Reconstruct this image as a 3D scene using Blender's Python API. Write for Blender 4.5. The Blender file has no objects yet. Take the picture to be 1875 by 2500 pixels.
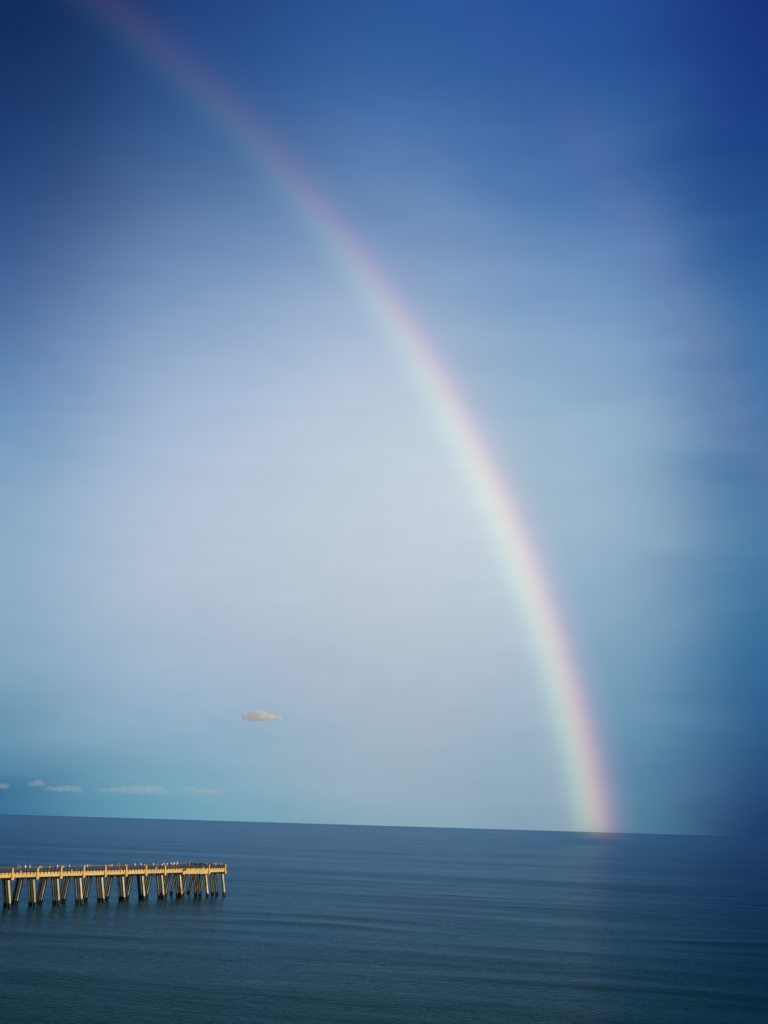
import bpy, bmesh, math, random
from mathutils import Vector, Matrix, noise

random.seed(7)
scene = bpy.context.scene
COL = scene.collection
R = math.radians

# ------------------------------------------------------------------ camera
SRC_W, SRC_H, FPX = 1875.0, 2500.0, 3550.0          # photograph size, focal length in its pixels
PITCH, ROLL, CAM_H = R(12.158), R(1.726), 25.0
fw = Vector((0, math.cos(PITCH), math.sin(PITCH)))
rt0 = Vector((1, 0, 0)); up0 = rt0.cross(fw)
rt = rt0 * math.cos(ROLL) + up0 * math.sin(ROLL)
up = up0 * math.cos(ROLL) - rt0 * math.sin(ROLL)
CAM = Vector((0, 0, CAM_H))
cd = bpy.data.cameras.new('camera'); cam = bpy.data.objects.new('camera', cd); COL.objects.link(cam)
m = Matrix((rt, up, -fw)).transposed().to_4x4(); m.translation = CAM
cam.matrix_world = m
cd.sensor_fit = 'VERTICAL'; cd.sensor_height = 24.0
cd.lens = 24.0 * FPX / SRC_H
cd.clip_start = 0.5; cd.clip_end = 300000.0
scene.camera = cam

def ray(px, py):                                     # direction of a photograph pixel
    return (fw + rt * ((px - SRC_W / 2) / FPX) - up * ((py - SRC_H / 2) / FPX)).normalized()
def project(p):
    d = p - CAM; z = d.dot(fw)
    return SRC_W / 2 + FPX * d.dot(rt) / z, SRC_H / 2 - FPX * d.dot(up) / z

def lin(c):
    return tuple(((v / 255) / 12.92 if v / 255 <= .04045 else ((v / 255 + .055) / 1.055) ** 2.4) for v in c) + (1.0,)

# ------------------------------------------------------------------ world
SUN_EL, SUN_AZ = R(6.3), R(117)                      # azimuth clockwise from the view (+Y)
ANTI = ray(-1470, 2437).normalized()                 # antisolar point: centre of both bows
world = bpy.data.worlds.new('World'); scene.world = world; world.use_nodes = True
nt = world.node_tree; nt.nodes.clear()
def N(t, **kw):
    n = nt.nodes.new(t)
    for k, v in kw.items(): setattr(n, k, v)
    return n
def L(a, b): nt.links.new(a, b)
def M(op, a, b=None, c=None, clamp=False):
    n = N('ShaderNodeMath', operation=op, use_clamp=clamp)
    for i, v in enumerate((a, b, c)):
        if v is None: continue
        if isinstance(v, (int, float)): n.inputs[i].default_value = v
        else: L(v, n.inputs[i])
    return n.outputs[0]
def maprange(v, a, b, c, d, interp='SMOOTHSTEP'):
    n = N('ShaderNodeMapRange', interpolation_type=interp)
    L(v, n.inputs[0])
    for i, x in enumerate((a, b, c, d)): n.inputs[1 + i].default_value = x
    return n.outputs[0]
def mixc(f, a, b, mode='MIX'):
    n = N('ShaderNodeMix', data_type='RGBA', blend_type=mode)
    n.clamp_factor = True
    if isinstance(f, (int, float)): n.inputs[0].default_value = f
    else: L(f, n.inputs[0])
    for i, v in ((6, a), (7, b)):
        if isinstance(v, tuple): n.inputs[i].default_value = v
        else: L(v, n.inputs[i])
    return n.outputs[2]
def ramp(fac, stops, interp='B_SPLINE'):
    n = N('ShaderNodeValToRGB'); cr = n.color_ramp; cr.interpolation = interp
    while len(cr.elements) < len(stops): cr.elements.new(0.5)
    for e, (p, c) in zip(cr.elements, stops): e.position = p; e.color = c
    L(fac, n.inputs[0]); return n.outputs[0]

WORLD_STRENGTH = 0.1
geo = N('ShaderNodeTexCoord'); sep = N('ShaderNodeSeparateXYZ'); L(geo.outputs['Generated'], sep.inputs[0])
az0 = M('MULTIPLY', M('ARCTAN2', sep.outputs[0], sep.outputs[1]), 180 / math.pi)
el0 = M('MULTIPLY', M('ARCSINE', sep.outputs[2]), 180 / math.pi)
# soft drifting structure of the rain cloud: long, flat lanes
mp = N('ShaderNodeMapping'); L(geo.outputs['Generated'], mp.inputs[0]); mp.inputs['Scale'].default_value = (3.2, 3.2, 13.0)
mp.inputs['Rotation'].default_value = (0, R(9), 0)
nz = N('ShaderNodeTexNoise'); nz.inputs['Scale'].default_value = 1.6; nz.inputs['Detail'].default_value = 4.0
nz.inputs['Roughness'].default_value = .45; nz.inputs['Distortion'].default_value = .5; L(mp.outputs[0], nz.inputs['Vector'])
nzv = M('SUBTRACT', nz.outputs[0], 0.5)
az = M('ADD', az0, M('MULTIPLY', nzv, 3.0)); el = M('ADD', el0, M('MULTIPLY', nzv, 2.0))
EL0, EL1 = -2.0, 36.0
elf = maprange(el, EL0, EL1, 0, 1, 'LINEAR')
# colours of the sky column by column, (elevation, sRGB); past the outer columns they simply go on
DARK = [(0,(12,38,74)),(8,(22,56,100)),(16,(22,52,104)),(24,(14,38,88)),(35,(9,26,70))]
COLS = [
 (-29.0, DARK),
 (-15.5, [(0,(34,92,134)),(1.2,(52,112,150)),(4.1,(104,150,178)),(8.1,(134,170,194)),(12.2,(120,162,194)),(16.2,(80,126,176)),(20.2,(46,86,144)),(24.1,(27,62,118)),(27.9,(15,46,98)),(31.5,(9,34,82)),(35,(7,28,72))]),
 (-8.0,  [(0,(96,156,180)),(1.2,(110,164,186)),(4.1,(146,176,200)),(8.1,(176,190,210)),(12.2,(178,194,214)),(16.2,(164,186,214)),(20.2,(126,158,198)),(24.1,(78,116,166)),(27.9,(48,90,150)),(31.5,(31,68,134)),(35,(24,56,122))]),
 (0.0,   [(0,(130,166,182)),(1.2,(140,169,187)),(4.1,(154,174,194)),(8.1,(175,189,206)),(12.2,(184,200,214)),(16.2,(178,198,216)),(20.2,(156,180,212)),(24.1,(106,144,192)),(27.9,(66,110,172)),(31.5,(46,90,160)),(35,(34,76,146))]),
 (8.0,   [(0,(84,138,170)),(1.2,(96,147,178)),(4.1,(112,160,190)),(8.1,(143,179,205)),(12.2,(166,194,214)),(16.2,(156,189,215)),(20.2,(124,163,206)),(24.1,(78,124,182)),(27.9,(50,94,162)),(31.5,(38,82,158)),(35,(28,68,144))]),
 (15.5,  [(0,(5,40,92)),(1.2,(8,52,108)),(4.1,(20,84,140)),(8.1,(44,112,160)),(12.2,(66,122,170)),(16.2,(60,110,168)),(20.2,(50,100,162)),(24.1,(32,76,146)),(27.9,(24,60,132)),(31.5,(20,46,126)),(35,(16,38,112))]),
 (29.0, DARK),
]
acc = None; wsum = None
for a, stops in COLS:
    c = ramp(elf, [((e - EL0) / (EL1 - EL0), lin(s)) for e, s in stops])
    w = M('EXPONENT', M('MULTIPLY', M('POWER', M('DIVIDE', M('SUBTRACT', az, a), 4.5 if 5 < a < 20 else (6.5 if abs(a) > 20 else 5.3)), 2.0), -1.0))
    w = M('ADD', w, 1e-6)
    vm = N('ShaderNodeVectorMath', operation='SCALE'); L(c, vm.inputs[0]); L(w, vm.inputs['Scale'])
    if acc is None: acc, wsum = vm.outputs[0], w
    else:
        ad = N('ShaderNodeVectorMath', operation='ADD'); L(acc, ad.inputs[0]); L(vm.outputs[0], ad.inputs[1]); acc = ad.outputs[0]
        wsum = M('ADD', wsum, w)
inv = M('DIVIDE', 1.0, wsum)
vm = N('ShaderNodeVectorMath', operation='SCALE'); L(acc, vm.inputs[0]); L(inv, vm.inputs['Scale'])
veil = vm.outputs[0]
# behind and beside the view the same rain-blue sky goes on: fade the gaussians to the outer column
back = maprange(M('ABSOLUTE', az0), 24, 46, 0, 1)
veil = mixc(back, veil, ramp(elf, [((e - EL0) / (EL1 - EL0), lin(s)) for e, s in DARK]))
# rain inside the bow scatters more light than the band outside it
dt = N('ShaderNodeVectorMath', operation='DOT_PRODUCT'); L(geo.outputs['Generated'], dt.inputs[0]); dt.inputs[1].default_value = ANTI
ang = M('MULTIPLY', M('ARCCOSINE', dt.outputs['Value']), 180 / math.pi)
inside = maprange(ang, 42.2, 40.6, 0, 1)
lowel = maprange(el0, 30, 14, 0, 1)
gain = M('ADD', 0.93, M('MULTIPLY', M('MULTIPLY', inside, lowel), 0.11))
limb = M('MULTIPLY', M('MULTIPLY', inside, M('EXPONENT', M('DIVIDE', M('SUBTRACT', ang, 42.0), 5.0))), maprange(el0, 26, 9, 0, 1))
vs_ = N('ShaderNodeVectorMath', operation='SCALE'); vs_.inputs[0].default_value = (.19, .115, .055); L(limb, vs_.inputs['Scale'])
va_ = N('ShaderNodeVectorMath', operation='ADD'); L(veil, va_.inputs[0]); L(vs_.outputs[0], va_.inputs[1]); veil2 = va_.outputs[0]
# fine unevenness
nz2 = N('ShaderNodeTexNoise'); nz2.inputs['Scale'].default_value = 6.0; nz2.inputs['Detail'].default_value = 5.0; L(mp.outputs[0], nz2.inputs['Vector'])
gain = M('MULTIPLY', gain, M('ADD', 1.0, M('MULTIPLY', M('SUBTRACT', nz2.outputs[0], 0.5), 0.10)))
vm = N('ShaderNodeVectorMath', operation='SCALE'); L(veil2, vm.inputs[0]); L(M('MULTIPLY', gain, 1 / WORLD_STRENGTH), vm.inputs['Scale'])
sky = N('ShaderNodeTexSky', sky_type='NISHITA'); sky.sun_disc = False
sky.sun_elevation = SUN_EL; sky.sun_rotation = SUN_AZ; sky.air_density = 1.0; sky.dust_density = 1.0
col = mixc(0.985, sky.outputs[0], vm.outputs[0])
bg = N('ShaderNodeBackground'); L(col, bg.inputs[0]); bg.inputs[1].default_value = WORLD_STRENGTH
wo = N('ShaderNodeOutputWorld'); L(bg.outputs[0], wo.inputs[0])

# ------------------------------------------------------------------ sun, exposure
sd = bpy.data.lights.new('sun', 'SUN'); so = bpy.data.objects.new('sun', sd); COL.objects.link(so)
sd.energy = 5.0; sd.angle = R(0.53); sd.color = (1.0, 0.90, 0.73)
sundir = Vector((math.sin(SUN_AZ) * math.cos(SUN_EL), math.cos(SUN_AZ) * math.cos(SUN_EL), math.sin(SUN_EL)))
so.rotation_euler = sundir.to_track_quat('Z', 'Y').to_euler(); so.location = (60, -60, 90)
vs = scene.view_settings
vs.view_transform = 'Standard'; vs.look = 'None'; vs.exposure = 0.0; vs.gamma = 1.0; vs.use_curve_mapping = False
scene.cycles.volume_bounces = 26
scene.cycles.max_bounces = 28; scene.cycles.diffuse_bounces = 4; scene.cycles.glossy_bounces = 4

# ------------------------------------------------------------------ helpers
def tag(o, label=None, cat=None, group=None, kind=None):
    for k, v in (('label', label), ('category', cat), ('group', group), ('kind', kind)):
        if v: o[k] = v
    return o
def obj(name, mesh, mat=None, parent=None, loc=(0, 0, 0), rz=0.0):
    o = bpy.data.objects.new(name, mesh); COL.objects.link(o)
    if parent: o.parent = parent
    o.location = loc; o.rotation_euler = (0, 0, rz)
    if mat and mesh and not mesh.materials: mesh.materials.append(mat)
    return o
def empty(name, loc=(0, 0, 0), rz=0.0):
    o = bpy.data.objects.new(name, None); COL.objects.link(o); o.location = loc; o.rotation_euler = (0, 0, rz)
    o.empty_display_size = .5; return o
def mesh_of(name, bm, smooth=False):
    me = bpy.data.meshes.new(name); bmesh.ops.recalc_face_normals(bm, faces=bm.faces[:]); bm.to_mesh(me); bm.free()
    if smooth:
        for p in me.polygons: p.use_smooth = True
    return me
def box_bm(x0, x1, y0, y1, z0, z1, bevel=0.0, bm=None):
    own = bm is None
    if own: bm = bmesh.new()
    v = [bm.verts.new(c) for c in ((x0,y0,z0),(x1,y0,z0),(x1,y1,z0),(x0,y1,z0),(x0,y0,z1),(x1,y0,z1),(x1,y1,z1),(x0,y1,z1))]
    fs = [bm.faces.new([v[i] for i in f]) for f in ((0,3,2,1),(4,5,6,7),(0,1,5,4),(1,2,6,5),(2,3,7,6),(3,0,4,7))]
    if bevel:
        es = list({e for f in fs for e in f.edges})
        bmesh.ops.bevel(bm, geom=es, offset=bevel, segments=1, affect='EDGES')
    return bm
def box(name, *a, **k): return mesh_of(name, box_bm(*a, **k))
def prism(name, pts, z0, z1, bevel=0.0):             # closed polygon in xy, extruded
    bm = bmesh.new()
    b = [bm.verts.new((x, y, z0)) for x, y in pts]; t = [bm.verts.new((x, y, z1)) for x, y in pts]
    n = len(pts); bm.faces.new(b[::-1]); bm.faces.new(t)
    for i in range(n): bm.faces.new((b[i], b[(i+1) % n], t[(i+1) % n], t[i]))
    if bevel: bmesh.ops.bevel(bm, geom=bm.edges[:], offset=bevel, segments=1, affect='EDGES')
    return mesh_of(name, bm)

class Mat:
    def __init__(s, name):
        s.m = bpy.data.materials.new(name); s.m.use_nodes = True; s.t = s.m.node_tree
        s.b = s.t.nodes['Principled BSDF']; s.out = s.t.nodes['Material Output']
    def n(s, t, **kw):
        x = s.t.nodes.new(t)
        for k, v in kw.items(): setattr(x, k, v)
        return x
    def l(s, a, b): s.t.links.new(a, b)
    def math(s, op, a, b=None, clamp=False):
        x = s.n('ShaderNodeMath', operation=op, use_clamp=clamp)
        for i, v in enumerate((a, b)):
            if v is None: continue
            if isinstance(v, (int, float)): x.inputs[i].default_value = v
            else: s.l(v, x.inputs[i])
        return x.outputs[0]
    def noise(s, vec, scale, detail=4, rough=.55, dist=0.0):
        x = s.n('ShaderNodeTexNoise'); x.inputs['Scale'].default_value = scale; x.inputs['Detail'].default_value = detail
        x.inputs['Roughness'].default_value = rough; x.inputs['Distortion'].default_value = dist
        s.l(vec, x.inputs['Vector']); return x.outputs[0]
    def ramp(s, f, stops, interp='LINEAR'):
        x = s.n('ShaderNodeValToRGB'); cr = x.color_ramp; cr.interpolation = interp
        while len(cr.elements) < len(stops): cr.elements.new(.5)
        for e, (p, c) in zip(cr.elements, stops): e.position = p; e.color = c if len(c) == 4 else tuple(c) + (1,)
        s.l(f, x.inputs[0]); return x.outputs[0]
    def mix(s, f, a, b, mode='MIX'):
        x = s.n('ShaderNodeMix', data_type='RGBA', blend_type=mode)
        if isinstance(f, (int, float)): x.inputs[0].default_value = f
        else: s.l(f, x.inputs[0])
        for i, v in ((6, a), (7, b)):
            if isinstance(v, tuple): x.inputs[i].default_value = v if len(v) == 4 else v + (1,)
            else: s.l(v, x.inputs[i])
        return x.outputs[2]
    def mapping(s, vec, scale):
        x = s.n('ShaderNodeMapping'); x.inputs['Scale'].default_value = scale; s.l(vec, x.inputs[0]); return x.outputs[0]

def concrete(name, base, stain, amount=.5):
    q = Mat(name); tc = q.n('ShaderNodeTexCoord').outputs['Object']; oi = q.n('ShaderNodeObjectInfo')
    off = q.n('ShaderNodeVectorMath', operation='ADD'); q.l(tc, off.inputs[0])
    sc = q.n('ShaderNodeVectorMath', operation='SCALE'); sc.inputs[0].default_value = (37, 19, 53); q.l(oi.outputs['Random'], sc.inputs['Scale'])
    q.l(sc.outputs[0], off.inputs[1]); v = off.outputs[0]
    streak = q.noise(q.mapping(v, (1.6, 1.6, .22)), 1.0, 5, .6)
    blot = q.noise(v, .55, 4, .6); fine = q.noise(v, 9.0, 3, .6)
    f = q.math('MULTIPLY', q.ramp(q.math('ADD', q.math('MULTIPLY', streak, .6), q.math('MULTIPLY', blot, .4)), [(.44, (0,0,0)), (.66, (1,1,1))]), amount)
    c = q.mix(f, base, stain)
    c = q.mix(1.0, c, q.ramp(fine, [(.3, (.82,.82,.82)), (.7, (1.08,1.08,1.08))]), 'MULTIPLY')
    c = q.mix(1.0, c, q.ramp(oi.outputs['Random'], [(0, (.86,.85,.83)), (1, (1.06,1.06,1.06))]), 'MULTIPLY')
    q.l(c, q.b.inputs['Base Color']); q.b.inputs['Roughness'].default_value = .85
    bp = q.n('ShaderNodeBump'); bp.inputs['Strength'].default_value = .3; bp.inputs['Distance'].default_value = .03
    q.l(fine, bp.inputs['Height']); q.l(bp.outputs[0], q.b.inputs['Normal'])
    return q.m
def plain(name, c, rough=.8):
    q = Mat(name); tc = q.n('ShaderNodeTexCoord').outputs['Object']
    f = q.noise(tc, 14.0, 3)
    q.l(q.mix(1.0, tuple(c) + (1,), q.ramp(f, [(.3, (.85,.85,.85)), (.7, (1.05,1.05,1.05))]), 'MULTIPLY'), q.b.inputs['Base Color'])
    q.b.inputs['Roughness'].default_value = rough; return q.m

MAT_GIRDER = concrete('sunlit_concrete', (.53,.36,.125), (.33,.19,.055), .55)  # part of the golden sunlight is put into the concrete's yellow
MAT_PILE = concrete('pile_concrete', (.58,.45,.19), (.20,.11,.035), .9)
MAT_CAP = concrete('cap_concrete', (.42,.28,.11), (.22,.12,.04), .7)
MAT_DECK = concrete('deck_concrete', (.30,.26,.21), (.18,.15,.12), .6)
MAT_WOOD = concrete('weathered_rail_timber', (.045,.034,.027), (.022,.017,.014), .6)
MAT_RAILTOP = concrete('grey_rail_cap', (.30,.28,.25), (.2,.18,.16), .5)
MAT_GROWTH = concrete('marine_growth', (.012,.014,.010), (.022,.016,.010), .8)

# ------------------------------------------------------------------ sea
WAVE = Vector((0.4188, 0.9081))                      # swell runs along the pier towards the beach
def swell(x, y, r):
    u = x * WAVE.x + y * WAVE.y; w = -x * WAVE.y + y * WAVE.x
    fade = 1.0 if r < 900 else max(0.0, 1 - (r - 900) / 1500)
    near = min(1.0, max(0.0, (r - 40) / 60))
    if fade <= 0: return 0.0
    n1 = noise.noise(Vector((u / 80, w / 95, 3.1))); n2 = noise.noise(Vector((u / 26, w / 90, 9.7))); n3 = noise.noise(Vector((u / 9, w / 26, 1.3)))
    ph = u / 33 * 2 * math.pi + 5.0 * n1 + w / 400
    a = 0.05 + .55 * max(0.0, noise.noise(Vector((u / 55, w / 70, 20.0))) + .10)
    crest = (.5 + .5 * math.sin(ph)) ** 2.2
    z = a * crest + .20 * n2 + (.085 * n3 if r < 700 else .085 * n3 * max(0, 1 - (r - 700) / 400))
    return z * fade * near
def build_sea():
    rings = [0.0]; r = 12.0
    while r < 140: rings.append(r); r *= 1.06
    while r < 700: rings.append(r); r += max(1.2, r * .0052)
    while r < 2600: rings.append(r); r *= 1.011
    while r < 120000: rings.append(r); r *= 1.10
    rings.append(120000)
    angs = []; a = -180.0
    while a < 180:
        angs.append(a); a += .34 if -26 <= a < 26 else (1.0 if -40 <= a < 40 else 5.0)
    verts = [(0, 0, 0)]; faces = []; n = len(angs)
    sc = [(math.sin(R(q)), math.cos(R(q)), -40 < q < 40) for q in angs]
    for r in rings[1:]:
        for s, c, fine in sc:
            x, y = r * s, r * c
            verts.append((x, y, swell(x, y, r) if (fine and r > 40 and r < 2400) else 0.0))
    for j in range(n): faces.append((0, 1 + (j + 1) % n, 1 + j))
    for i in range(len(rings) - 2):
        b = 1 + i * n; t = b + n
        for j in range(n):
            k = (j + 1) % n
            faces.append((b + j, b + k, t + k, t + j))
    me = bpy.data.meshes.new('sea'); me.from_pydata(verts, [], faces)
    bm = bmesh.new(); bm.from_mesh(me); bmesh.ops.recalc_face_normals(bm, faces=bm.faces[:])
    if sum(f.normal.z for f in bm.faces[:200]) < 0: bmesh.ops.reverse_faces(bm, faces=bm.faces[:])
    bm.to_mesh(me); bm.free()
    for p in me.polygons: p.use_smooth = True
    return me
q = Mat('sea_water'); pos = q.n('ShaderNodeNewGeometry').outputs['Position']
rot = q.n('ShaderNodeMapping'); rot.inputs['Rotation'].default_value = (0, 0, -math.atan2(WAVE.y, WAVE.x)); q.l(pos, rot.inputs[0])
wv = rot.outputs[0]                                  # x = along the swell, y = along the crests
rip1 = q.noise(q.mapping(wv, (.30, .085, 1)), 1.0, 6, .6, .6)
rip2 = q.noise(q.mapping(wv, (1.25, .42, 1)), 1.0, 3, .55)
rip3 = q.noise(q.mapping(wv, (.045, .011, 1)), 1.0, 4, .55, .4)
h = q.math('ADD', q.math('ADD', q.math('MULTIPLY', rip1, .48), q.math('MULTIPLY', rip2, .40)), q.math('MULTIPLY', rip3, .8))
lanes = q.noise(q.mapping(wv, (.012, .0016, 1)), 1.0, 5, .6, .7)     # wind lanes and slicks
bp = q.n('ShaderNodeBump'); bp.inputs['Distance'].default_value = 1.0
q.l(q.ramp(lanes, [(.35, (.5,.5,.5)), (.65, (1,1,1))]), bp.inputs['Strength'])
q.l(h, bp.inputs['Height'])
depth = q.noise(q.mapping(wv, (.006, .0018, 1)), 1.0, 4, .55, .5)
sx = q.n('ShaderNodeSeparateXYZ'); q.l(wv, sx.inputs[0])
off_ = q.math('ADD', sx.outputs[0], q.math('MULTIPLY', q.math('SUBTRACT', depth, .5), 500.0))
deep = q.ramp(q.math('DIVIDE', off_, 1500.0), [(.10, (.002,.080,.068)), (.24, (.002,.066,.068)), (.42, (.004,.030,.074)), (.8, (.006,.020,.066))])   # green over the sand bars, blue offshore
q.t.nodes.remove(q.b)
body = q.n('ShaderNodeBsdfDiffuse'); q.l(deep, body.inputs[0]); q.l(bp.outputs[0], body.inputs['Normal'])
gl = q.n('ShaderNodeBsdfAnisotropic'); gl.inputs['Color'].default_value = (.43, .75, 1.0, 1); q.l(bp.outputs[0], gl.inputs['Normal'])
q.l(q.ramp(lanes, [(.3, (.15,.15,.15)), (.7, (.24,.24,.24))]), gl.inputs['Roughness'])
fr = q.n('ShaderNodeFresnel'); fr.inputs['IOR'].default_value = 1.333; q.l(bp.outputs[0], fr.inputs['Normal'])
lw = q.n('ShaderNodeLayerWeight'); lw.inputs['Blend'].default_value = .5       # weakens reflection at steeper looks: darkening put into the nearer water
fac = q.math('MINIMUM', q.math('MULTIPLY', q.math('MULTIPLY', q.math('POWER', fr.outputs[0], 2.4), 3.2), q.math('POWER', lw.outputs['Facing'], 14.0)), .44)
mx = q.n('ShaderNodeMixShader'); q.l(fac, mx.inputs[0]); q.l(body.outputs[0], mx.inputs[1]); q.l(gl.outputs[0], mx.inputs[2]); q.l(mx.outputs[0], q.out.inputs['Surface'])
sea = tag(obj('sea', build_sea(), q.m), kind='structure')

# ------------------------------------------------------------------ fishing pier
P7 = Vector((-66.54, 479.98, 0)); BAY = 10.924; ANG = math.atan2(.9081, .4188)
DS = Vector((math.cos(ANG), math.sin(ANG), 0)); TN = Vector((DS.y, -DS.x, 0))       # seaward, towards the near side
def pier_point(s, t, z): return P7 + DS * (BAY * (s - 7)) + TN * t + Vector((0, 0, z))
def lx(s): return BAY * (s - 7)                      # local x of a bent; local y = -t
WID, OUT = 8.24, 3.2
Z_TOP, Z_RAIL, Z_DECK, Z_GB, Z_CB = 10.44, 10.36, 9.29, 8.02, 7.42
FIRST, BODY, END = -5, 8, 10
pier = tag(empty('fishing_pier', P7, ANG), 'long golden sunlit concrete fishing pier on battered piles running out over the sea', 'pier')

def pile_mesh(batter):
    bm = bmesh.new(); w = .36
    for z, k in ((-2.2, 1), (Z_CB + .02, 1)):
        dy = -batter * (Z_CB - z)
        c = .09
        for x, y in ((-w + c, -w), (w - c, -w), (w, -w + c), (w, w - c), (w - c, w), (-w + c, w), (-w, w - c), (-w, -w + c)):
            bm.verts.new((x, y + dy, z))
    bm.verts.ensure_lookup_table(); v = bm.verts
    for i in range(8): bm.faces.new((v[i], v[(i + 1) % 8], v[8 + (i + 1) % 8], v[8 + i]))
    bm.faces.new([v[i] for i in range(8)][::-1]); bm.faces.new([v[8 + i] for i in range(8)])
    return mesh_of('pile', bm)
def growth_mesh(batter, seed):
    rnd = random.Random(seed); bm = bmesh.new(); w = .41; rows = []
    zs = (-.9, -.3, .1, .45, .8, 1.1, 1.32)
    for z in zs:
        row = []
        for k in range(10):
            a = 2 * math.pi * (k + .5) / 10; cx, cy = math.cos(a), math.sin(a); s = 1 / max(abs(cx), abs(cy))
            ww = w * (1 + rnd.uniform(-.04, .10)) if z < 1.2 else .37
            row.append(bm.verts.new((cx * s * ww, cy * s * ww - batter * (Z_CB - z), z + (rnd.uniform(-.22, .18) if z > .6 else 0))))
        rows.append(row)
    for a, b in zip(rows, rows[1:]):
        for k in range(10): bm.faces.new((a[k], a[(k + 1) % 10], b[(k + 1) % 10], b[k]))
    bm.faces.new(rows[0][::-1]); bm.faces.new(rows[-1])
    return mesh_of('marine_growth', bm)
BAT = 1.35 / 7.42
PM = {1: pile_mesh(BAT), -1: pile_mesh(-BAT)}
GM = {1: [growth_mesh(BAT, i) for i in range(3)], -1: [growth_mesh(-BAT, i + 7) for i in range(3)]}
for me in PM.values(): me.materials.append(MAT_PILE)
for g in GM.values():
    for me in g: me.materials.append(MAT_GROWTH)
def add_pile(s, t, side):
    jx = random.uniform(-.05, .05)
    p = obj('pile', PM[side], None, pier, (lx(s) + jx, -t, 0))
    obj('marine_growth', random.choice(GM[side]), None, p)

corb = bmesh.new()                                   # corbel block with chamfered shoulder, outer face at y=-.14
pr = [(.30, Z_CB), (-.14, Z_CB), (-.14, 8.24), (0.02, 8.44), (.30, 8.44)]
a = [corb.verts.new((-.5, y, z)) for y, z in pr]; b = [corb.verts.new((.5, y, z)) for y, z in pr]
corb.faces.new(a); corb.faces.new(b[::-1])
for i in range(5): corb.faces.new((a[i], a[(i+1) % 5], b[(i+1) % 5], b[i]))
M_CORBEL = mesh_of('corbel', corb); M_CORBEL.materials.append(MAT_GIRDER)
M_POST = box('pilaster', -.31, .31, 0, .42, 8.445, Z_TOP, bevel=.03); M_POST.materials.append(MAT_GIRDER)
M_POSTCAP = box('pilaster_cap', -.35, .35, -.04, .46, Z_TOP + .002, Z_TOP + .09, bevel=.02); M_POSTCAP.materials.append(MAT_GIRDER)

def edges(s):                                        # near and far edge (t) of the deck at s
    k = min(1, max(0, s - BODY)) * OUT
    return k, -WID - k

for i in range(FIRST, END + 1):
    tn, tf = edges(i)
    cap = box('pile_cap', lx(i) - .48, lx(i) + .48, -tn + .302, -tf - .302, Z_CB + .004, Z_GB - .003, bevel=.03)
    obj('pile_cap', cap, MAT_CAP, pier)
    for side, t in ((1, tn), (-1, tf)):
        rz = 0 if side == 1 else math.pi
        x = lx(i) - (.31 if i == END else 0)
        c = obj('corbel', M_CORBEL, None, pier, (x, -t, 0), rz)
        if i == BODY: continue                       # no pilaster where the head begins
        p = obj('pilaster', M_POST, None, pier, (x, -t, 0), rz)
        obj('pilaster_cap', M_POSTCAP, None, p)
    if i <= BODY:
        for t, sd_ in ((-1.5, 1), (-3.0, 1), (-WID + 3.0, -1), (-WID + 1.5, -1)): add_pile(i, t, sd_)
    else:
        for t, sd_ in ((tn - 1.5, 1), (tn - 4.4, 1), (tn - 6.1, 1), (tf + 6.1, -1), (tf + 4.4, -1), (tf + 1.5, -1)): add_pile(i, t, sd_)

def rail_run(name_parent, A, B, fr, outward, cap=None):        # railing along a straight edge from A to B (local xy)
    d = Vector((B[0] - A[0], B[1] - A[1])); ln = d.length; d.normalize(); rz = math.atan2(d.y, d.x)
    bm = box_bm(0, ln, -.09, .09, Z_RAIL - .05, Z_RAIL, bevel=.01)
    r = obj('railing', mesh_of('railing', bm), cap or MAT_WOOD, pier, (A[0], A[1], 0), rz)
    for z in (9.43, 9.64, 9.85, 10.06):
        obj('rail_slat', mesh_of('rail_slat', box_bm(0, ln, -.025, .025, z, z + .085)), MAT_WOOD, r)
    obj('upper_rail', mesh_of('upper_rail', box_bm(0, ln, -.03, .03, Z_RAIL - .18, Z_RAIL - .052)), MAT_WOOD, r)
    for f_ in fr:
        x = f_ * ln
        o = outward
        y0, y1 = sorted((o * .028, o * .17))
        obj('rail_post', mesh_of('rail_post', box_bm(x - .075, x + .075, y0, y1, 8.83, Z_RAIL - .055)), MAT_WOOD, r)
    return r
FR = (.105, .262, .419, .576, .733, .89)
M_GIRDER = box('girder', .32, BAY - .32, 0, .45, Z_GB, Z_DECK, bevel=.025); M_GIRDER.materials.append(MAT_GIRDER)
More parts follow.
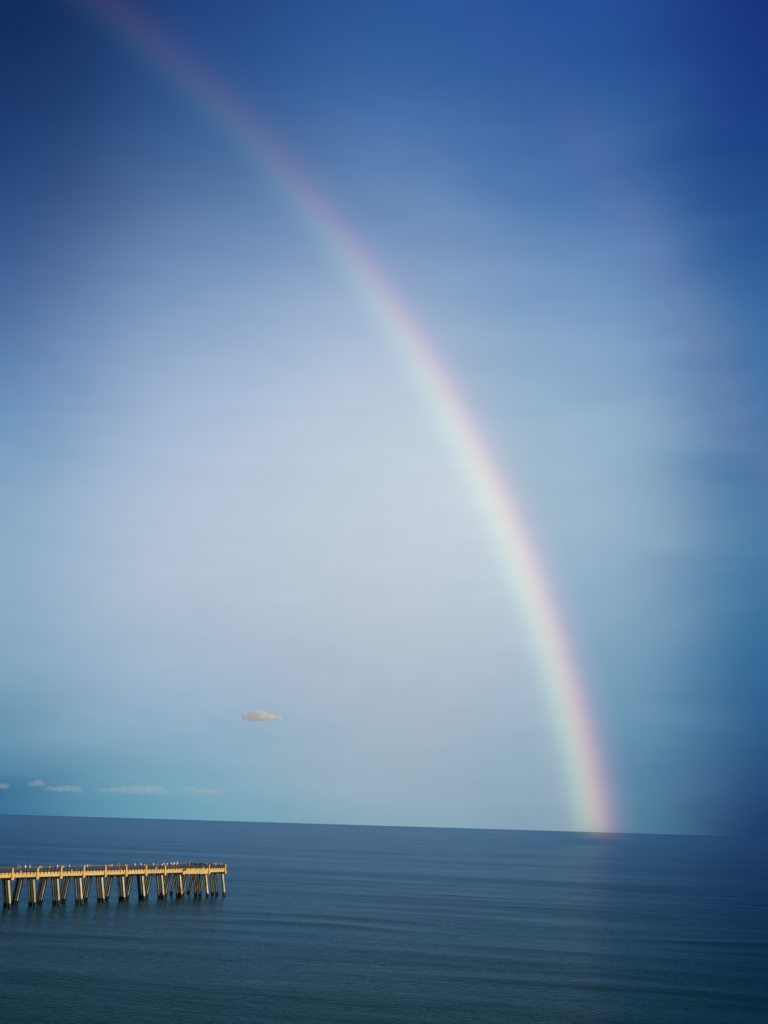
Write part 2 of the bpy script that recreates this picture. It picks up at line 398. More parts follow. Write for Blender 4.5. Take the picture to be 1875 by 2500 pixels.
for i in range(FIRST, END):
    if i == BODY: continue
    tn, tf = edges(i) if i < BODY else edges(END)
    for side, t in ((1, tn), (-1, tf)):
        me = M_GIRDER
        if i == BODY - 1: me = box('girder', .32, BAY - (.02 if side == 1 else .32), 0, .45, Z_GB, Z_DECK, bevel=.025)
        if i == END - 1: me = box('girder', .32, BAY - .64, 0, .45, Z_GB, Z_DECK, bevel=.025)
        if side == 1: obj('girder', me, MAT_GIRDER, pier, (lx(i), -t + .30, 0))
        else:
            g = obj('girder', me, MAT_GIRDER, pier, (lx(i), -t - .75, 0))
        y = -t + .30 - .03 if side == 1 else -t - .30 + .03
        rail_run(pier, (lx(i) + .33, y), (lx(i + 1) - (.64 if i == END - 1 else .33), y), FR, -side, MAT_RAILTOP if side == -1 else None)
    if i < BODY:
        for k in range(2):
            yy = (-tn + .76, -tf - .76)
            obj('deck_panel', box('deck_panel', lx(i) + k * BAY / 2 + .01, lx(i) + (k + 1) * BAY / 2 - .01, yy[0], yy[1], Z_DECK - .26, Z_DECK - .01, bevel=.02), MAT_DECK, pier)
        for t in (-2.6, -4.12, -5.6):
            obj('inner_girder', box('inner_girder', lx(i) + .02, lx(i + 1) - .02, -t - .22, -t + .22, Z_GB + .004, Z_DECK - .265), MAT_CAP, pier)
# head: deck, oblique deep fascias, end girder
obj('deck_panel', prism('deck_panel', [(lx(8), .76), (lx(9), -OUT + .76), (lx(10) - .8, -OUT + .76), (lx(10) - .8, WID + OUT - .76), (lx(9), WID + OUT - .76), (lx(8), WID - .76)], Z_DECK - .26, Z_DECK - .01), MAT_DECK, pier)
for side in (1, -1):
    A = Vector((lx(8), .30 if side == 1 else WID - .30)); B = Vector((lx(9) - .31, -OUT + .30 if side == 1 else WID + OUT - .30))
    d = (B - A); ln = d.length; d.normalize(); rz = math.atan2(d.y, d.x)
    y0, y1 = (-.06, .36) if side == 1 else (-.36, .06)
    cuts = [.05, .13, .305, .48, .655, .83, 1.0]
    for k in range(6):
        z1 = 8.62 if k == 0 else Z_DECK
        obj('fascia_panel', box('fascia_panel', cuts[k] * ln + .014, cuts[k + 1] * ln - .014, y0, y1, Z_CB + .12, z1, bevel=.02), MAT_GIRDER, pier, (A.x, A.y, 0), rz)
    A2 = A + Vector((.1, -.03 * side)); B2 = B + Vector((0, -.03 * side))
    rail_run(pier, (A2.x, A2.y), (B2.x, B2.y), (.02, .08, .3, .5, .7, .88), -side)
obj('girder', box('girder', lx(10) - .78, lx(10) - .33, -OUT + .33, WID + OUT - .33, Z_GB, Z_DECK, bevel=.025), MAT_GIRDER, pier)
rail_run(pier, (lx(10) - .5, -OUT + .45), (lx(10) - .5, WID + OUT - .45), [k / 10 + .05 for k in range(10)], -1)

# ------------------------------------------------------------------ people
def skin_mesh(name, verts, edges_, radii, root=0, sub=1):
    me = bpy.data.meshes.new(name + '_cage'); me.from_pydata([Vector(v) for v in verts], edges_, [])
    o = bpy.data.objects.new(name + '_cage', me); COL.objects.link(o)
    md = o.modifiers.new('s', 'SKIN'); md.use_smooth_shade = True
    for i, r in enumerate(radii):
        sv = me.skin_vertices[0].data[i]; sv.radius = r if isinstance(r, tuple) else (r, r); sv.use_root = (i == root)
    if sub:
        sm = o.modifiers.new('u', 'SUBSURF'); sm.levels = sub; sm.render_levels = sub
    dg = bpy.context.evaluated_depsgraph_get(); dg.update()
    out = bpy.data.meshes.new_from_object(o.evaluated_get(dg)); out.name = name
    bpy.data.objects.remove(o); bpy.data.meshes.remove(me)
    for p in out.polygons: p.use_smooth = True
    return out
class Rig:
    def __init__(s): s.v = []; s.e = []; s.r = []
    def add(s, p, r, parent=None):
        s.v.append(p); s.r.append(r); i = len(s.v) - 1
        if parent is not None: s.e.append((parent, i))
        return i
def hand(g, w, palm_dir, side, side_dir):
    pd = Vector(palm_dir).normalized(); sdv = Vector(side_dir).normalized(); base = Vector(g.v[w])
    down = pd.cross(sdv).normalized()
    k = g.add(tuple(base + pd * .085), (.034, .017), w)
    for j, (o, l) in enumerate(((-.028, .062), (-.010, .075), (.010, .070), (.027, .055))):
        a = g.add(tuple(base + pd * (.105 + l * .4) + sdv * o), .0085, k); b_ = g.add(tuple(base + pd * (.095 + l) + sdv * o * 1.05 + down * .022), .007, a)
    t = g.add(tuple(base + pd * .045 - sdv * .040), .0105, w); g.add(tuple(base + pd * .080 - sdv * .056 + down * .015), .009, t)
def person_meshes(pose):
    lean = {'stand': 0.0, 'lean': .20, 'rod': .04, 'walk': .03}[pose]
    sp = lambda z: lean * (z - .92) ** 1.2 * 1.2 if z > .92 else 0.0
    body = Rig()
    pel = body.add((0, 0, .94), (.150, .105)); sp1 = body.add((0, sp(1.14), 1.14), (.135, .095), pel); ch = body.add((0, sp(1.34), 1.34), (.165, .110), sp1)
    nb = body.add((0, sp(1.46), 1.46), (.075, .07), ch); nk = body.add((0, sp(1.53) + .01, 1.53), (.055, .058), nb)
    hd = body.add((0, sp(1.60) + .02, 1.60), (.070, .085), nk); h2 = body.add((0, sp(1.68) + .015, 1.68), (.078, .098), hd); body.add((0, sp(1.75) + .005, 1.745), (.052, .066), h2)
    body.add((0, sp(1.63) + .125, 1.625), .014, hd)                                           # nose
    for s in (-1, 1): body.add((s * .092, sp(1.63) + .005, 1.635), .016, hd)                   # ears
    arms = {}
    for s in (-1, 1):
        sh = body.add((s * .185, sp(1.40), 1.405), .058, ch)
        if pose == 'stand': el_, wr, pdv, sdv = (s * .235, sp(1.13) - .03, 1.13), (s * .245, .07, .90), (0, .15, -1), (0, 1, .15)
        elif pose == 'walk': el_, wr, pdv, sdv = (s * .235, -.05 + .06 * s, 1.13), (s * .225, .10 + .10 * s, .93), (0, .35, -1), (0, 1, .35)
        elif pose == 'lean': el_, wr, pdv, sdv = (s * .27, .26, 1.17), (s * .13, .40, 1.135), (-s * .55, .7, -.15), (0, .3, .5)
        else: el_, wr, pdv, sdv = (s * .24, .17, 1.16), (s * .10, .36, 1.20 + .05 * s), (-s * .4, 1, .1), (0, 0, 1)
        e = body.add(el_, .040, sh); w = body.add(wr, .027, e); hand(body, w, pdv, s, sdv)
        arms[s] = (body.v[sh], el_)
    legs = {}
    for s in (-1, 1):
        st = (.17 * s if pose == 'walk' else (.05 * s if pose == 'rod' else 0))
        hp = body.add((s * .095, 0, .875), (.090, .095), pel); kn = body.add((s * .105, .03 + st * .55, .49), .058, hp)
        an = body.add((s * .108, -.02 + st, .095), .040, kn); hl = body.add((s * .110, .04 + st, .045), (.040, .036), an); body.add((s * .125, .17 + st, .034), (.040, .024), hl)
        legs[s] = (body.v[hp], body.v[kn])
    bme = skin_mesh('body', body.v, body.e, body.r, pel, 1)
    zmin = min(v.co.z for v in bme.vertices)
    for v in bme.vertices: v.co.z -= zmin
    sh_ = Rig(); a0 = sh_.add((0, 0, .90), (.172, .128)); a1 = sh_.add((0, sp(1.14), 1.14), (.158, .118), a0); a2 = sh_.add((0, sp(1.34), 1.345), (.186, .130), a1); sh_.add((0, sp(1.47), 1.475), (.090, .085), a2)
    for s in (-1, 1):
        p, e = arms[s]; k = sh_.add(p, .080, a2); sh_.add(tuple(Vector(p).lerp(Vector(e), .75)), .066, k)
    sme = skin_mesh('shirt', sh_.v, sh_.e, sh_.r, 0, 1)
    so_ = Rig(); b0 = so_.add((0, 0, .965), (.166, .122)); b1 = so_.add((0, 0, .90), (.170, .126), b0)
    for s in (-1, 1):
        hpp, knn = legs[s]; k = so_.add((hpp[0], hpp[1], .83), .112, b1); so_.add(tuple(Vector(hpp).lerp(Vector(knn), .92)), .088, k)
    tme = skin_mesh('shorts', so_.v, so_.e, so_.r, 0, 1)
    for me in (sme, tme):
        for v in me.vertices: v.co.z -= zmin
    hc = Vector((0, sp(1.69) + .004, 1.69 - zmin))
    bm = bmesh.new(); bmesh.ops.create_uvsphere(bm, u_segments=14, v_segments=9, radius=1)
    for v in bm.verts:
        x, y, z = v.co; v.co = Vector((x * .098, y * .117 - .012, z * .100 + .012)) + hc
    bmesh.ops.delete(bm, geom=[v for v in bm.verts if (v.co.z - hc.z) < (-.055 if v.co.y < hc.y - .01 else .022)], context='VERTS')
    hair = mesh_of('hair', bm, True)
    bm = bmesh.new(); bmesh.ops.create_uvsphere(bm, u_segments=16, v_segments=8, radius=1)
    for v in bm.verts:
        x, y, z = v.co; v.co = Vector((x * .104, y * .122 - .004, max(0, z) * .112 + .016)) + hc
    box_bm(-.075, .075, .09 + hc.y, .20 + hc.y, hc.z + .012, hc.z + .026, bevel=.006, bm=bm)
    cap_ = mesh_of('cap', bm, True)
    bm = bmesh.new(); bmesh.ops.create_uvsphere(bm, u_segments=16, v_segments=8, radius=1)
    for v in bm.verts:
        x, y, z = v.co; v.co = Vector((x * .108, y * .125, max(0, z) * .115 + .014)) + hc
    brim = bmesh.ops.create_cone(bm, segments=18, radius1=.20, radius2=.17, depth=.015, cap_ends=True)
    for v in brim['verts']: v.co += hc + Vector((0, 0, .018))
    hat = mesh_of('sun_hat', bm, True)
    return dict(body=bme, shirt=sme, shorts=tme, hair=hair, cap=cap_, sun_hat=hat)
POSES = {p: person_meshes(p) for p in ('stand', 'lean', 'rod', 'walk')}
for d in POSES.values():
    for me in d.values(): me.materials.clear(); me.materials.append(None)
CLOTH = {k: plain('cloth_' + k, c) for k, c in dict(white=(.80,.80,.78), black=(.012,.012,.014), red=(.42,.05,.04), orange=(.62,.16,.07), salmon=(.66,.25,.20), mint=(.50,.74,.66),
    blue=(.30,.52,.66), pale=(.52,.60,.60), navy=(.02,.03,.07), pink=(.58,.30,.32), cream=(.74,.66,.46), tan=(.42,.31,.18), maroon=(.17,.03,.04), grey=(.22,.22,.22), brown=(.10,.06,.04), khaki=(.34,.28,.17)).items()}
SKINS = [plain('skin_%s' % n_, c, .6) for n_, c in (('fair', (.58,.36,.26)), ('tan', (.40,.23,.15)), ('brown', (.20,.105,.065)))]
def solve_s(px, side, z=10.1):
    lo, hi = -4.0, 9.93
    for _ in range(40):
        mid = (lo + hi) / 2; tn, tf = edges(mid)
        t = tn - 1.0 if side == 'n' else (tf + 1.0 if side == 'f' else (tn + tf) / 2 + .8)
        if project(pier_point(mid, t, z))[0] < px: lo = mid
        else: hi = mid
    tn, tf = edges(lo); t = tn - 1.0 if side == 'n' else (tf + 1.0 if side == 'f' else (tn + tf) / 2 + .8)
    if lo > 9.84:                                    # past the far corner: this one stands at the seaward end rail
        lo = 9.845 if side == 'f' else 9.72; a_, b_ = tf + .9, tn - .9
        for _ in range(40):
            t = (a_ + b_) / 2
            if project(pier_point(lo, t, z))[0] < px: a_ = t
            else: b_ = t
        return lo, t, True
    return lo, t, False
GRP = 'people along the pier deck'
def put_person(px, side, pose, shirt, shorts, head, label, turn=0.0, scale=1.0):
    s, t, end = solve_s(px, side)
    tn, tf = edges(s)
    if pose in ('lean', 'rod') and not end: t = tn - .93 if side == 'n' else (tf + .93 if side == 'f' else t)
    base = pier_point(s, t, Z_DECK - .008)
    f_ = TN if side == 'n' and not end else (-TN if side == 'f' and not end else DS)
    rz = math.atan2(-f_.x, f_.y) + R(turn)
    p = POSES[pose]
    root = tag(empty('person', base, rz), label, 'person', GRP); root.scale = (scale,) * 3
    skin = SKINS[random.choice((0, 0, 1, 1, 2))]
    def part(name, mat):
        o = obj(name, p[name], None, root); o.material_slots[0].link = 'OBJECT'; o.material_slots[0].material = mat
    part('body', skin); part('shirt', CLOTH[shirt]); part('shorts', CLOTH[shorts])
    kind, c = head.split(':'); part(kind, CLOTH[c])
    return root
PEOPLE = [
 (35.5,'n','lean','navy','black','cap:black','person in dark clothes and black cap leaning just right of the leftmost pilaster'),
 (43.5,'f','stand','black','black','cap:white','person in black shirt and white cap left of the leftmost white cooler'),
 (48.0,'m','stand','white','maroon','hair:tan','fair-haired person in white shirt and maroon shorts beside the leftmost white cooler'),
 (63.0,'f','lean','white','brown','cap:white','person in white shirt and white cap, second from the right in the leftmost bay'),
 (72.5,'f','stand','blue','navy','hair:tan','person in light blue shirt alone at the far rail, left of the second pilaster'),
 (96.8,'n','lean','tan','cream','sun_hat:cream','person in cream sun hat and tan shirt leaning just right of the second pilaster'),
 (102.5,'n','stand','brown','black','hair:black','person in brown shirt standing behind the one in the cream sun hat'),
 (118.5,'n','lean','grey','black','hair:brown','person in grey shirt leaning on the near rail halfway between second and third pilasters'),
 (123.0,'f','walk','black','black','hair:black','person all in black walking at the far rail left of the third pilaster'),
 (140.5,'f','stand','white','khaki','hair:brown','person in white shirt and khaki shorts just left of the third pilaster'),
 (149.0,'f','stand','red','black','cap:maroon','person in red shirt standing behind the third pilaster'),
 (153.5,'n','lean','pink','navy','hair:black','person in pink shirt leaning on the near rail right of the third pilaster'),
 (169.0,'f','stand','white','black','hair:black','dark-haired person in white shirt between the third and fourth pilasters'),
 (207.5,'n','lean','tan','brown','hair:tan','person in tan shirt leaning on the near rail close to the fourth pilaster'),
 (213.8,'f','stand','mint','black','hair:black','dark-haired person in mint shirt next to the one in salmon'),
 (220.2,'f','stand','salmon','black','hair:brown','person in salmon shirt right of the one in mint'),
 (261.0,'n','lean','maroon','black','hair:black','person in maroon shirt leaning just right of the fifth pilaster'),
 (266.5,'n','lean','pink','brown','cap:salmon','person in pink shirt and salmon cap right of the fifth pilaster'),
 (273.0,'f','stand','pale','grey','hair:grey','grey-haired person in pale blue-grey shirt between fifth and sixth pilasters'),
 (282.8,'n','lean','navy','black','cap:black','person in navy shirt and black cap left of the tall pair near the sixth pilaster'),
 (287.6,'f','stand','black','black','hair:black','black-clothed person standing tall at the far rail between fifth and sixth pilasters'),
 (291.5,'f','walk','brown','black','cap:grey','person in brown shirt and grey cap beside the tall one in black'),
 (310.8,'n','stand','black','navy','hair:black','person in black shirt standing against the right of the sixth pilaster'),
 (330.0,'f','lean','pale','grey','cap:white','person in pale shirt and white cap midway between sixth and seventh pilasters'),
 (344.8,'f','lean','mint','grey','hair:tan','fair-haired person in mint shirt left of the seventh pilaster'),
 (374.3,'f','stand','blue','grey','cap:blue','person in light blue shirt and blue cap right of the seventh pilaster'),
 (379.2,'f','stand','black','black','hair:black','person in black behind the stacked white coolers'),
 (384.8,'n','stand','orange','maroon','cap:orange','person in orange shirt and cap beside the stacked white coolers'),
 (394.5,'n','lean','white','black','cap:white','person in white shirt and white cap left of the eighth pilaster'),
 (400.4,'f','stand','pale','khaki','hair:grey','grey-haired person in pale grey shirt behind the eighth pilaster'),
 (402.8,'n','lean','brown','black','cap:cream','person in cream cap and brown shirt leaning at the left of the eighth pilaster'),
 (408.6,'f','stand','white','grey','hair:black','dark-haired person in white shirt, first of four white shirts right of the eighth pilaster'),
 (418.3,'f','rod','white','navy','hair:black','person in white shirt fishing, second of four white shirts right of the eighth pilaster'),
 (425.3,'f','stand','white','black','hair:brown','person in white shirt, third of four white shirts right of the eighth pilaster'),
 (429.0,'n','lean','tan','brown','cap:tan','person in tan shirt and cap leaning on the near rail below the white shirts'),
 (433.4,'f','rod','white','brown','cap:white','person in white shirt and cap fishing, last of four white shirts by eighth pilaster'),
 (465.8,'f','lean','grey','grey','cap:white','white-capped person in grey alone at the far rail of the oblique platform side'),
 (478.0,'f','stand','black','black','hair:black','person in black standing above the white bucket on the platform'),
 (488.8,'f','stand','red','black','hair:black','person in red shirt at the left of the platform crowd'),
 (492.5,'m','stand','black','tan','sun_hat:black','person in black shirt and wide black hat in the platform crowd'),
 (496.2,'f','stand','cream','tan','cap:black','person in cream shirt and black cap in the platform crowd'),
 (500.6,'f','stand','white','navy','cap:black','person in white shirt and black cap at the right of the platform crowd'),
 (505.0,'n','lean','orange','maroon','hair:brown','person in orange shirt leaning just left of the ninth pilaster'),
 (509.0,'f','walk','salmon','maroon','hair:brown','person in salmon shirt walking behind the ninth pilaster'),
 (513.6,'f','stand','maroon','black','cap:grey','person in maroon shirt and grey cap just right of the ninth pilaster'),
 (520.2,'f','rod','white','black','hair:black','person in white shirt fishing, nearest of the white shirts to the ninth pilaster'),
 (524.2,'n','lean','cream','black','hair:black','person in cream shirt leaning on the near rail of the last bay'),
 (529.2,'f','stand','blue','maroon','cap:blue','person in light blue shirt midway along the last bay'),
 (531.5,'n','lean','orange','brown','hair:brown','person in orange shirt leaning on the near rail of the last bay'),
 (537.5,'n','lean','pink','black','hair:black','person in pink shirt near the end of the pier'),
 (539.6,'f','stand','white','khaki','hair:brown','person in white shirt, nearest of all to the seaward end post'),
]
for row in PEOPLE:
    put_person(*row, turn=random.uniform(-18, 18) if row[2] in ('stand', 'walk') else random.uniform(-5, 5), scale=random.uniform(.95, 1.05))

# ------------------------------------------------------------------ tackle on the deck
MAT_COOL = plain('white_plastic', (.80, .78, .74), .4); MAT_GREYP = plain('grey_plastic', (.10, .11, .12), .5)
M_CB = box('tub', -.42, .42, -.22, .22, 0, .36, bevel=.03); M_CL = box('lid', -.44, .44, -.24, .24, .362, .45, bevel=.025)
bm = bmesh.new()
for s in (-1, 1): box_bm(min(s * .425, s * .475), max(s * .425, s * .475), -.10, .10, .24, .29, bevel=.008, bm=bm)
M_CH = mesh_of('handle', bm)
for me, mm in ((M_CB, MAT_COOL), (M_CL, MAT_COOL), (M_CH, MAT_GREYP)): me.materials.append(mm)
def cooler(px, t, label, z=0.0, turn=0.0):
    lo, hi = -4.0, 9.9
    for _ in range(40):
        mid = (lo + hi) / 2
        if project(pier_point(mid, edges(mid)[0] + t, 9.6))[0] < px: lo = mid
        else: hi = mid
    r = tag(empty('cooler', pier_point(lo, edges(lo)[0] + t, Z_DECK - .009 + z), ANG + R(turn)), label, 'cooler', 'white coolers on the pier deck')
    obj('tub', M_CB, None, r); obj('lid', M_CL, None, r); obj('handle', M_CH, None, r)
cooler(49.5, -1.3, 'white cooler on the deck in the leftmost bay, beside the fair-haired person', 0, 4)
cooler(173.5, -1.2, 'white cooler right of the dark-haired person in white between third and fourth pilasters', 0, -5)
cooler(186.5, -5.9, 'white cooler by itself left of the fourth pilaster', 0, 8)
cooler(293.5, -1.3, 'white cooler on the deck left of the sixth pilaster', 0, 3)
cooler(380.8, -1.1, 'lower white cooler of the stack of two left of the person in orange', 0, 2)
cooler(380.8, -1.1, 'upper white cooler of the stack of two left of the person in orange', .452, -3)
cooler(495.8, -1.2, 'white cooler at the feet of the platform crowd', 0, -6)
bm = bmesh.new(); rows = []
for r_, z in ((.125, 0), (.15, .36), (.162, .365), (.162, .39), (.142, .39), (.118, .03)):
    rows.append([bm.verts.new((r_ * math.cos(2 * math.pi * k / 16), r_ * math.sin(2 * math.pi * k / 16), z)) for k in range(16)])
for a, b in zip(rows, rows[1:]):
    for k in range(16): bm.faces.new((a[k], a[(k+1) % 16], b[(k+1) % 16], b[k]))
bm.faces.new(rows[0][::-1]); bm.faces.new(rows[-1])
s_, t_, _e = solve_s(476.3, 'n', 9.5)
bk = tag(empty('bucket', pier_point(s_, t_, Z_DECK - .009)), 'white bucket on the platform deck below the person in black', 'bucket')
obj('pail', mesh_of('pail', bm, False), MAT_COOL, bk)
bm = bmesh.new(); prev = None
for k in range(9):
    a_ = math.pi * k / 8; c_ = Vector((.165 * math.cos(a_), 0, .36 + .12 * math.sin(a_)))
    ring = [bm.verts.new(c_ + Vector((.006 * math.cos(q_) * math.cos(a_), .006 * math.sin(q_), .006 * math.cos(q_) * math.sin(a_)))) for q_ in (0, 2.1, 4.2)]
    if prev:
        for i in range(3): bm.faces.new((prev[i], prev[(i+1) % 3], ring[(i+1) % 3], ring[i]))
    prev = ring
obj('handle', mesh_of('handle', bm), MAT_GREYP, bk)

# ------------------------------------------------------------------ gulls
MAT_GULL = plain('gull_white', (.78, .78, .77)); MAT_WING = plain('gull_grey', (.42, .44, .46)); MAT_BEAK = plain('beak_yellow', (.6, .38, .05))
def gull(px, py, dist, rz, bank, label):
    p = CAM + ray(px, py) * dist
    r = tag(empty('seagull', p), label, 'gull', 'gulls far out over the sea'); r.rotation_euler = (0, R(bank), R(rz))
    b_ = Rig(); a0 = b_.add((0, -.24, 0), (.03, .015)); a1 = b_.add((0, -.12, .0), .055, a0); a2 = b_.add((0, .04, 0), .075, a1); a3 = b_.add((0, .15, .015), .05, a2); a4 = b_.add((0, .23, .03), .038, a3); b_.add((0, .27, .028), .016, a4)
    obj('body', skin_mesh('body', b_.v, b_.e, b_.r, 2, 1), MAT_GULL, r)
    for s in (-1, 1):
        bm = bmesh.new(); top = []; bot = []
        for x, y0, y1, z in ((.04, -.08, .10, .03), (.25, -.07, .13, .11), (.42, -.09, .10, .10), (.60, -.10, .02, .05), (.68, -.10, -.08, .03)):
            top.append([bm.verts.new((s * x, y, z + .012)) for y in (y0, y1)]); bot.append([bm.verts.new((s * x, y, z - .004)) for y in (y0, y1)])
        for i in range(4):
            bm.faces.new((top[i][0], top[i][1], top[i+1][1], top[i+1][0])); bm.faces.new((bot[i][0], bot[i+1][0], bot[i+1][1], bot[i][1]))
            for k in (0, 1): bm.faces.new((top[i][k], top[i+1][k], bot[i+1][k], bot[i][k]))
        for i in (0, 4): bm.faces.new((top[i][0], bot[i][0], bot[i][1], top[i][1]))
        obj('wing', mesh_of('wing', bm), MAT_WING, r)
    bm = bmesh.new(); bmesh.ops.create_cone(bm, segments=6, radius1=.014, radius2=.003, depth=.06, cap_ends=True)
    bmesh.ops.rotate(bm, verts=bm.verts, matrix=Matrix.Rotation(-math.pi / 2, 3, 'X')); bmesh.ops.translate(bm, verts=bm.verts, vec=(0, .30, .025))
    obj('beak', mesh_of('beak', bm), MAT_BEAK, r)
gull(1167.5, 1914, 820, 70, 20, 'tiny white gull in flight left of the rainbow foot')
gull(410, 1903.5, 1000, -60, -25, 'tiny white gull in flight above the low clouds on the left')

# ------------------------------------------------------------------ clouds
def cloud_material(name, density, noise_scale=0.0):
    mt = bpy.data.materials.new(name); mt.use_nodes = True; t = mt.node_tree; t.nodes.clear()
    o = t.nodes.new('ShaderNodeOutputMaterial'); v = t.nodes.new('ShaderNodeVolumePrincipled')
    v.inputs['Color'].default_value = (1.0, 1.0, 1.0, 1); v.inputs['Density'].default_value = density; v.inputs['Anisotropy'].default_value = -.4
    tc = t.nodes.new('ShaderNodeTexCoord'); nn = t.nodes.new('ShaderNodeTexNoise'); nn.inputs['Scale'].default_value = noise_scale; nn.inputs['Detail'].default_value = 3
    t.links.new(tc.outputs['Object'], nn.inputs['Vector'])
    mr = t.nodes.new('ShaderNodeMapRange'); mr.inputs[1].default_value = .12; mr.inputs[2].default_value = .85; mr.inputs[3].default_value = 0; mr.inputs[4].default_value = density
    t.links.new(nn.outputs[0], mr.inputs[0])
    # thins out towards the rim of the cloud
    mpp = t.nodes.new('ShaderNodeMapping'); mpp.inputs['Location'].default_value = (-.7, -1, -.8); mpp.inputs['Scale'].default_value = (1.4, 2, 2); t.links.new(tc.outputs['Generated'], mpp.inputs[0])
    ln_ = t.nodes.new('ShaderNodeVectorMath'); ln_.operation = 'LENGTH'; t.links.new(mpp.outputs[0], ln_.inputs[0])
    fr_ = t.nodes.new('ShaderNodeMapRange'); fr_.interpolation_type = 'SMOOTHSTEP'; fr_.inputs[1].default_value = 1.15; fr_.inputs[2].default_value = .35; fr_.inputs[3].default_value = 0; fr_.inputs[4].default_value = 1
    t.links.new(ln_.outputs['Value'], fr_.inputs[0])
    mu = t.nodes.new('ShaderNodeMath'); mu.operation = 'MULTIPLY'; t.links.new(mr.outputs[0], mu.inputs[0]); t.links.new(fr_.outputs[0], mu.inputs[1]); t.links.new(mu.outputs[0], v.inputs['Density'])
    t.links.new(v.outputs[0], o.inputs['Volume']); return mt
def cloud(px, py, dist, lobes, mat, label, group, seed, depth=1.3):
    """lobes: (dx, dy, rx, ry) in photograph pixels, turned into metres at the cloud's distance"""
    rnd = random.Random(seed); c = CAM + ray(px, py) * dist; k = dist / FPX
    bm = bmesh.new()
    def blob(x, y, z, rx, ry, rz_):
        q_ = bmesh.ops.create_icosphere(bm, subdivisions=2, radius=1)
        for v in q_['verts']: v.co = Vector((v.co.x * rx + x, v.co.y * ry + y, v.co.z * rz_ + z))
    for dx, dy, rx, ry in lobes:
        blob(dx * k, 0, -dy * k, rx * k, rx * k * depth, ry * k)
        for _ in range(5):
            a_ = rnd.uniform(-.3, math.pi + .3); f_ = rnd.uniform(.25, .45)
            blob((dx + .75 * rx * math.cos(a_)) * k, rnd.uniform(-.5, .5) * rx * depth * k, (-dy + .75 * ry * math.sin(a_)) * k, rx * f_ * k, rx * f_ * depth * k, ry * f_ * 1.2 * k)
    me = bpy.data.meshes.new('c'); bm.to_mesh(me); bm.free()
    o = bpy.data.objects.new('c', me); COL.objects.link(o)
    md = o.modifiers.new('r', 'REMESH'); md.mode = 'VOXEL'; md.voxel_size = 1.1 * k
    dg = bpy.context.evaluated_depsgraph_get(); dg.update()
    out = bpy.data.meshes.new_from_object(o.evaluated_get(dg)); out.name = 'cloud'
    bpy.data.objects.remove(o); bpy.data.meshes.remove(me); out.materials.clear()
    c_ = obj('cloud', out, mat, None, c, 0)
    return tag(c_, label, 'cloud', group)
CL1 = cloud_material('cumulus', .13, .018)
cloud(637, 1750, 12000, [(-34, 2, 12, 9), (-20, 0, 15, 12), (-5, -3, 16, 15), (7, 0, 14, 12), (20, 2, 13, 8), (33, 3, 11, 6.5), (43, 3, 8, 6.5)], CL1, 'small bright white cumulus alone in the lower left sky', None, 1, .5)
CL0 = cloud_material('cloud_wisp', .008, .02)
cloud(556, 1752, 12000, [(-4, 0, 9, 5), (6, 1, 8, 4)], CL0, 'faint wisp of cloud just left of the small bright cumulus', None, 2)
CL2 = cloud_material('far_cumulus', .0022, .006)
G = 'faint clouds low over the horizon'
cloud(8, 1918, 26000, [(-14, 0, 14, 8), (4, 0, 12, 8)], CL2, 'faint low cloud cut by the left edge of the picture', G, 3)
cloud(92, 1912, 26000, [(-12, 3, 12, 6), (2, -2, 12, 9), (12, 3, 9, 6)], CL2, 'small domed low cloud, second from the left edge', G, 4)
cloud(160, 1924, 26000, [(-34, 3, 14, 6), (-14, 2, 14, 7), (6, 0, 14, 9), (22, 0, 14, 11), (34, 4, 9, 7)], CL2, 'flat low cloud between the domed one and the longest one', G, 5)
cloud(328, 1928, 26000, [(-70, 4, 16, 6), (-48, 3, 15, 7), (-26, 1, 15, 9), (-4, -1, 16, 11), (18, -2, 15, 11), (40, -2, 17, 12), (58, 0, 15, 11), (72, 4, 10, 7)], CL2, 'longest of the low clouds, above the middle of the pier', G, 6)
cloud(496, 1929, 26000, [(-38, -2, 12, 11), (-22, 2, 14, 8), (0, 3, 16, 8), (22, 4, 15, 7), (42, 5, 11, 5)], CL2, 'rightmost of the low clouds, above the pier end', G, 8)

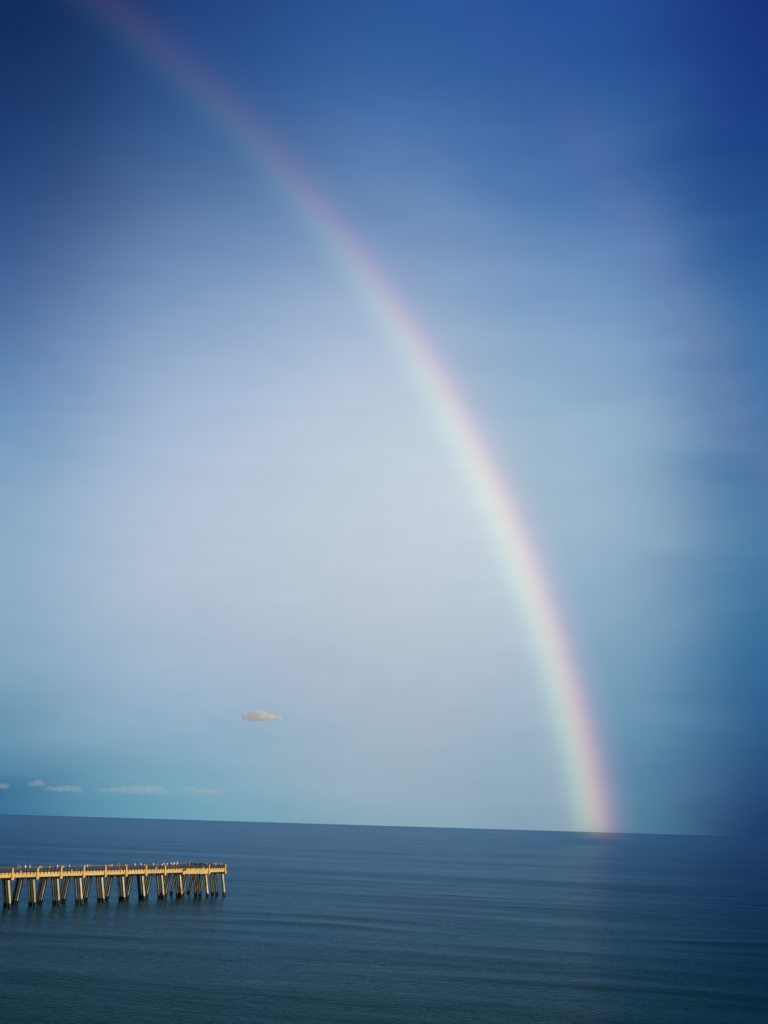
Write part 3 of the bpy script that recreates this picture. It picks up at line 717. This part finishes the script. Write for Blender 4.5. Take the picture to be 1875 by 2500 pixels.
# ------------------------------------------------------------------ rainbows: light from a rain shaft about 3 km out
def bow(name, lo_deg, hi_deg, stops, fade, strength, label, radius):
    a = ANTI; u = a.cross(Vector((0, 0, 1))).normalized(); v = u.cross(a).normalized()   # u to the right, v up
    nv, na = 48, 220; verts = []; faces = []; uv = []
    def pt(al, ph, rr): return CAM + (a * math.cos(al) + (u * math.cos(ph) + v * math.sin(ph)) * math.sin(al)) * rr
    ph0, ph1 = R(4), R(176)
    for j in range(na + 1):
        ph = ph0 + (ph1 - ph0) * j / na
        for i in range(nv + 1):
            f_ = i / nv; al = R(lo_deg + (hi_deg - lo_deg) * f_); hh = 45 * math.sin(math.pi * f_) + 2
            for sg in (-1, 1):
                p = pt(al, ph, radius + sg * hh); verts.append(p)
                uv.append((f_, (math.degrees(math.asin((p - CAM).normalized().z)) + 2) / 62))
    def idx(j, i, s): return (j * (nv + 1) + i) * 2 + s
    for j in range(na):
        for i in range(nv):
            faces.append((idx(j,i,0), idx(j,i+1,0), idx(j+1,i+1,0), idx(j+1,i,0))); faces.append((idx(j,i,1), idx(j+1,i,1), idx(j+1,i+1,1), idx(j,i+1,1)))
        faces.append((idx(j,0,0), idx(j+1,0,0), idx(j+1,0,1), idx(j,0,1))); faces.append((idx(j,nv,0), idx(j,nv,1), idx(j+1,nv,1), idx(j+1,nv,0)))
    for j in (0, na):
        for i in range(nv): faces.append((idx(j,i,0), idx(j,i,1), idx(j,i+1,1), idx(j,i+1,0)))
    me = bpy.data.meshes.new(name); me.from_pydata(verts, [], faces)
    lay = me.uv_layers.new(name='arc')
    for l_ in me.loops: lay.data[l_.index].uv = uv[l_.vertex_index]
    for p in me.polygons: p.use_smooth = True
    q = Mat(name); q.t.nodes.remove(q.b)
    um = q.n('ShaderNodeUVMap'); um.uv_map = 'arc'; sp = q.n('ShaderNodeSeparateXYZ'); q.l(um.outputs[0], sp.inputs[0])
    c = q.ramp(sp.outputs[0], [((x - lo_deg) / (hi_deg - lo_deg), col_) for x, col_ in stops], 'B_SPLINE')
    f_ = q.ramp(sp.outputs[1], [((e + 2) / 62, (w, w, w)) for e, w in fade], 'B_SPLINE')
    em = q.n('ShaderNodeEmission'); q.l(c, em.inputs[0]); q.l(q.math('MULTIPLY', f_, strength / 2), em.inputs[1])
    tr = q.n('ShaderNodeBsdfTransparent'); ad = q.n('ShaderNodeAddShader'); q.l(em.outputs[0], ad.inputs[0]); q.l(tr.outputs[0], ad.inputs[1])
    q.l(ad.outputs[0], q.out.inputs['Surface']); q.m.cycles.emission_sampling = 'NONE'
    return tag(obj(name, me, q.m), label, 'rainbow')
bow('rainbow', 39.6, 43.0, [(39.6,(0,0,0)), (40.1,(.010,.016,.008)), (40.45,(.05,.09,.04)), (40.8,(.17,.20,.06)), (41.1,(.34,.25,.07)), (41.4,(.48,.21,.075)), (41.7,(.42,.13,.085)), (42.05,(.21,.06,.07)), (42.45,(.07,.016,.025)), (43.0,(0,0,0))],
    [(-2, 0), (-.5, 0), (-.2, .10), (0.1, .75), (.6, .95), (3, 1.0), (8, .85), (14, .72), (20, .48), (25, .17), (29, .08), (33, .055), (40, .06), (60, .05)], .72,
    'tall pastel rainbow arcing from the upper left down to the sea at right', 3000)
bow('rainbow', 49.3, 54.5, [(49.3,(0,0,0)), (50.2,(.04,.012,.03)), (51.0,(.20,.06,.07)), (51.6,(.12,.09,.05)), (52.3,(.03,.10,.06)), (53.1,(.01,.05,.07)), (53.9,(.0,.01,.02)), (54.5,(0,0,0))],
    [(0, .0), (6, .05), (11, .5), (15, .8), (20, .7), (24, .7), (28, .25), (31, .05), (60, 0)], .17,
    'very faint secondary rainbow near the upper right edge, outside the bright one', 3300)
